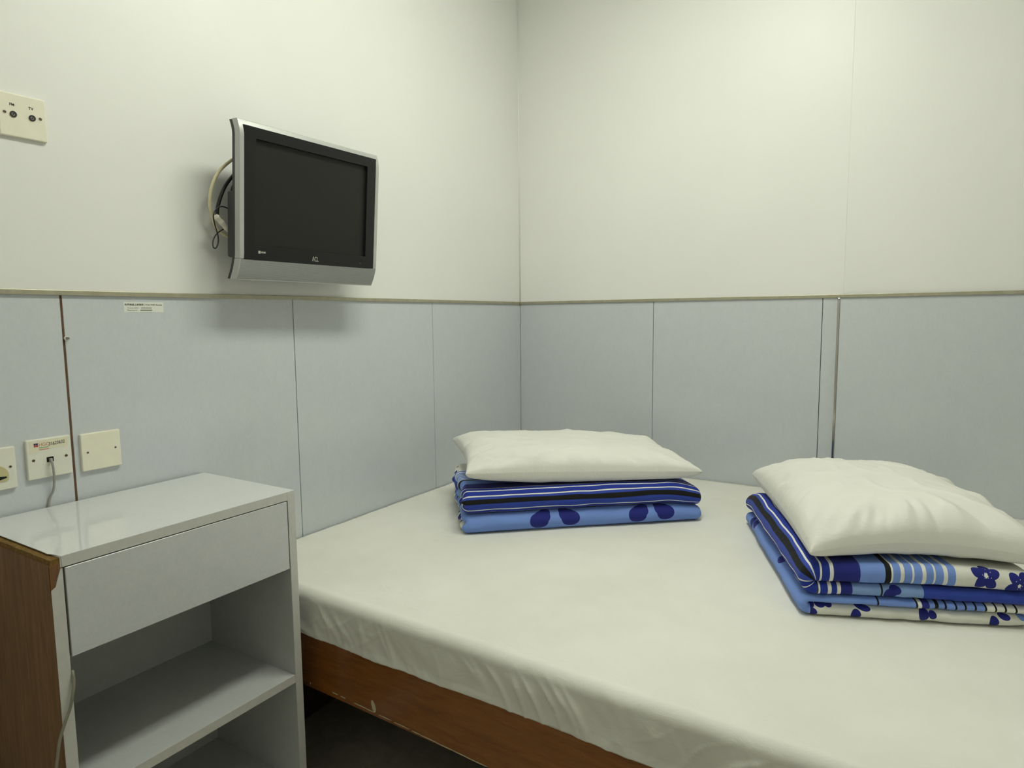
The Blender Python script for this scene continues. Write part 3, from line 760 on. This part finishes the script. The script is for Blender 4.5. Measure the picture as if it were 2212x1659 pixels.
cells('bezel', [-BW, -SW, SW, BW], [-BH, S0, S1, BH], lambda a, b: abs(a) > SW or b > S1 or b < S0, lambda a, b: .003, lambda a, b: -.012, 'tv_bezel', .0006)
cells('screen', [-SW, SW], [S0, S1], lambda a, b: True, lambda a, b: -.006, lambda a, b: -.011, 'tv_screen')
bss = sorted(set(list(np.linspace(-.219, -.150, 10)) + list(np.linspace(.14, .179, 8))+[0]))
cells('rim', [-HW+.001, HW-.001], bss, lambda a, b: True, lambda a, b: -.0182+sweep(b)*1.1, lambda a, b: -.030+sweep(b)*1.15, 'tv_shell', .0015)
cells('back_shell', [-.215, .215], [-.150, .145], lambda a, b: True, lambda a, b: -.030, lambda a, b: -.048, 'tv_shell', .006)
cells('back_box', [-.237, .20], [-.163, .005], lambda a, b: True, lambda a, b: -.0302, lambda a, b: -.057, 'tv_shell', .005)
text_mesh('logo', 'ΛCL', .0185, 'logo', tv, TVP(-.0105, -.1580, .0031), ra, ua, 'LEFT', .0002, width=.0215)
text_mesh('small_logo', 'HDMI', .0062, 'logo', tv, TVP(-.1785, -.1478, .0031), ra, ua, 'LEFT', .0001, bold=.0002, width=.0140)
for a, b in ((0, 0), (.0034, 0), (0, .0038), (.0034, .0038)):
    cells('small_logo', [-.1862+a, -.1832+a], [-.1492+b, -.1458+b], lambda x, y: True, lambda x, y: .0033, lambda x, y: .0029, 'logo')
cyl('indicator', tuple(TVP(.174, -.1530, .0031)), tuple(tn), .0012, .0006, 'steel', tv, 12)
# wall bracket
bk = box('wall_plate', (.0, -1.40, 1.48), (.006, -1.28, 1.60), 'black', tv, .001)
tube('bracket_arm', [(.006, -1.34, 1.54), tuple(TVP(0, -.02, -.058))], .018, 'black', tv)
tag(tv, 'silver-framed flat television with black screen on the wall', 'television')

# cables behind the television
W_ = lambda px, py, x: tuple(on(px, py, 0, x))
tube('aerial_cable', [W_(530, 330, .05), W_(500, 346, .055), W_(472, 372, .055), W_(457, 405, .05), W_(453, 440, .04), W_(459, 468, .03), W_(468, 492, .025), W_(490, 510, .022), W_(520, 520, .02)], .0042, 'cream_cable')
tag(bpy.data.objects['aerial_cable'], 'cream aerial cable looping behind the television', 'cable')
tube('power_cable', [W_(530, 355, .045), W_(503, 380, .05), W_(485, 405, .055), W_(472, 440, .055), W_(469, 462, .055), W_(470, 472, .055)], .0046, 'black')
tag(bpy.data.objects['power_cable'], 'thick black cable curving behind the television', 'cable')
tube('scart_cable', [W_(525, 370, .05), W_(506, 398, .055), W_(500, 418, .058), W_(498, 436, .058), W_(503, 455, .058)], .0042, 'black')
tag(bpy.data.objects['scart_cable'], 'short black cable entering the television back beside its rim', 'cable')
tube('thin_lead', [W_(510, 462, .062), W_(492, 450, .066), W_(478, 446, .068), W_(467, 452, .068), W_(461, 466, .072), W_(464, 485, .072), W_(470, 506, .072), W_(471.5, 522, .072), W_(467, 535, .072), W_(461, 534, .072), W_(460, 522, .068), W_(466, 508, .066), W_(476, 499, .05), W_(490, 492, .045), W_(512, 488, .04)], .0017, 'black', n=14)
tag(bpy.data.objects['thin_lead'], 'thin black lead hanging in a small loop beside the television', 'cable')
def adapter():
    a = np.array(W_(465, 466, .058)); b = np.array(W_(502, 507, .058)); d = (b-a)/np.linalg.norm(b-a)
    pts = [a+d*t*np.linalg.norm(b-a) for t in np.linspace(0, 1, 8)]
    o = tube('cable_joint', pts, lambda s: (.0078-.0016*s)+.0008*math.sin(s*22)-.0012*(s < .05), 'white_tape', seg=8, n=4, smooth=False)
    tag(o, 'cable joint wrapped in off-white tape beside the television', 'cable joint')
adapter()

# ------------------------------------------------------------------ cords at the cabinet
c0 = on(109.5, 990, 0, .0145)
tube('cord', [tuple(c0), tuple(on(113.5, 1003, 0, .019)), tuple(on(117, 1030, 0, .014)), tuple(on(115.5, 1058, 0, .008)), tuple(on(107, 1080, 0, .0042)), (.0040, -2.012, .78), (.0040, -2.03, .6)], .0024, 'grey_cable')
tag(bpy.data.objects['cord'], 'grey cord from telephone socket down behind the cabinet', 'cord')
X0 = CXD
tube('phone_line', [(X0-.04, -2.1325, .60), (X0-.016, -2.1315, .588), tuple(on(156.5, 1450, 0, X0-.002)), tuple(on(159.5, 1472, 0, X0+.005)), tuple(on(158, 1495, 0, X0+.008)), tuple(on(152, 1528, 0, X0+.007)), tuple(on(141, 1560, 0, X0+.006)), tuple(on(129, 1600, 0, X0+.004)), tuple(on(124, 1640, 0, X0+.004)), tuple(on(118, 1690, 0, X0+.004)), tuple(on(108, 1790, 0, X0+.004)), (X0+.01, -2.19, .004+.0), (X0+.04, -2.25, .004)], .0026, 'olive_cable')
tag(bpy.data.objects['phone_line'], 'pale grey cord hanging around the front left post of the cabinet', 'cord')
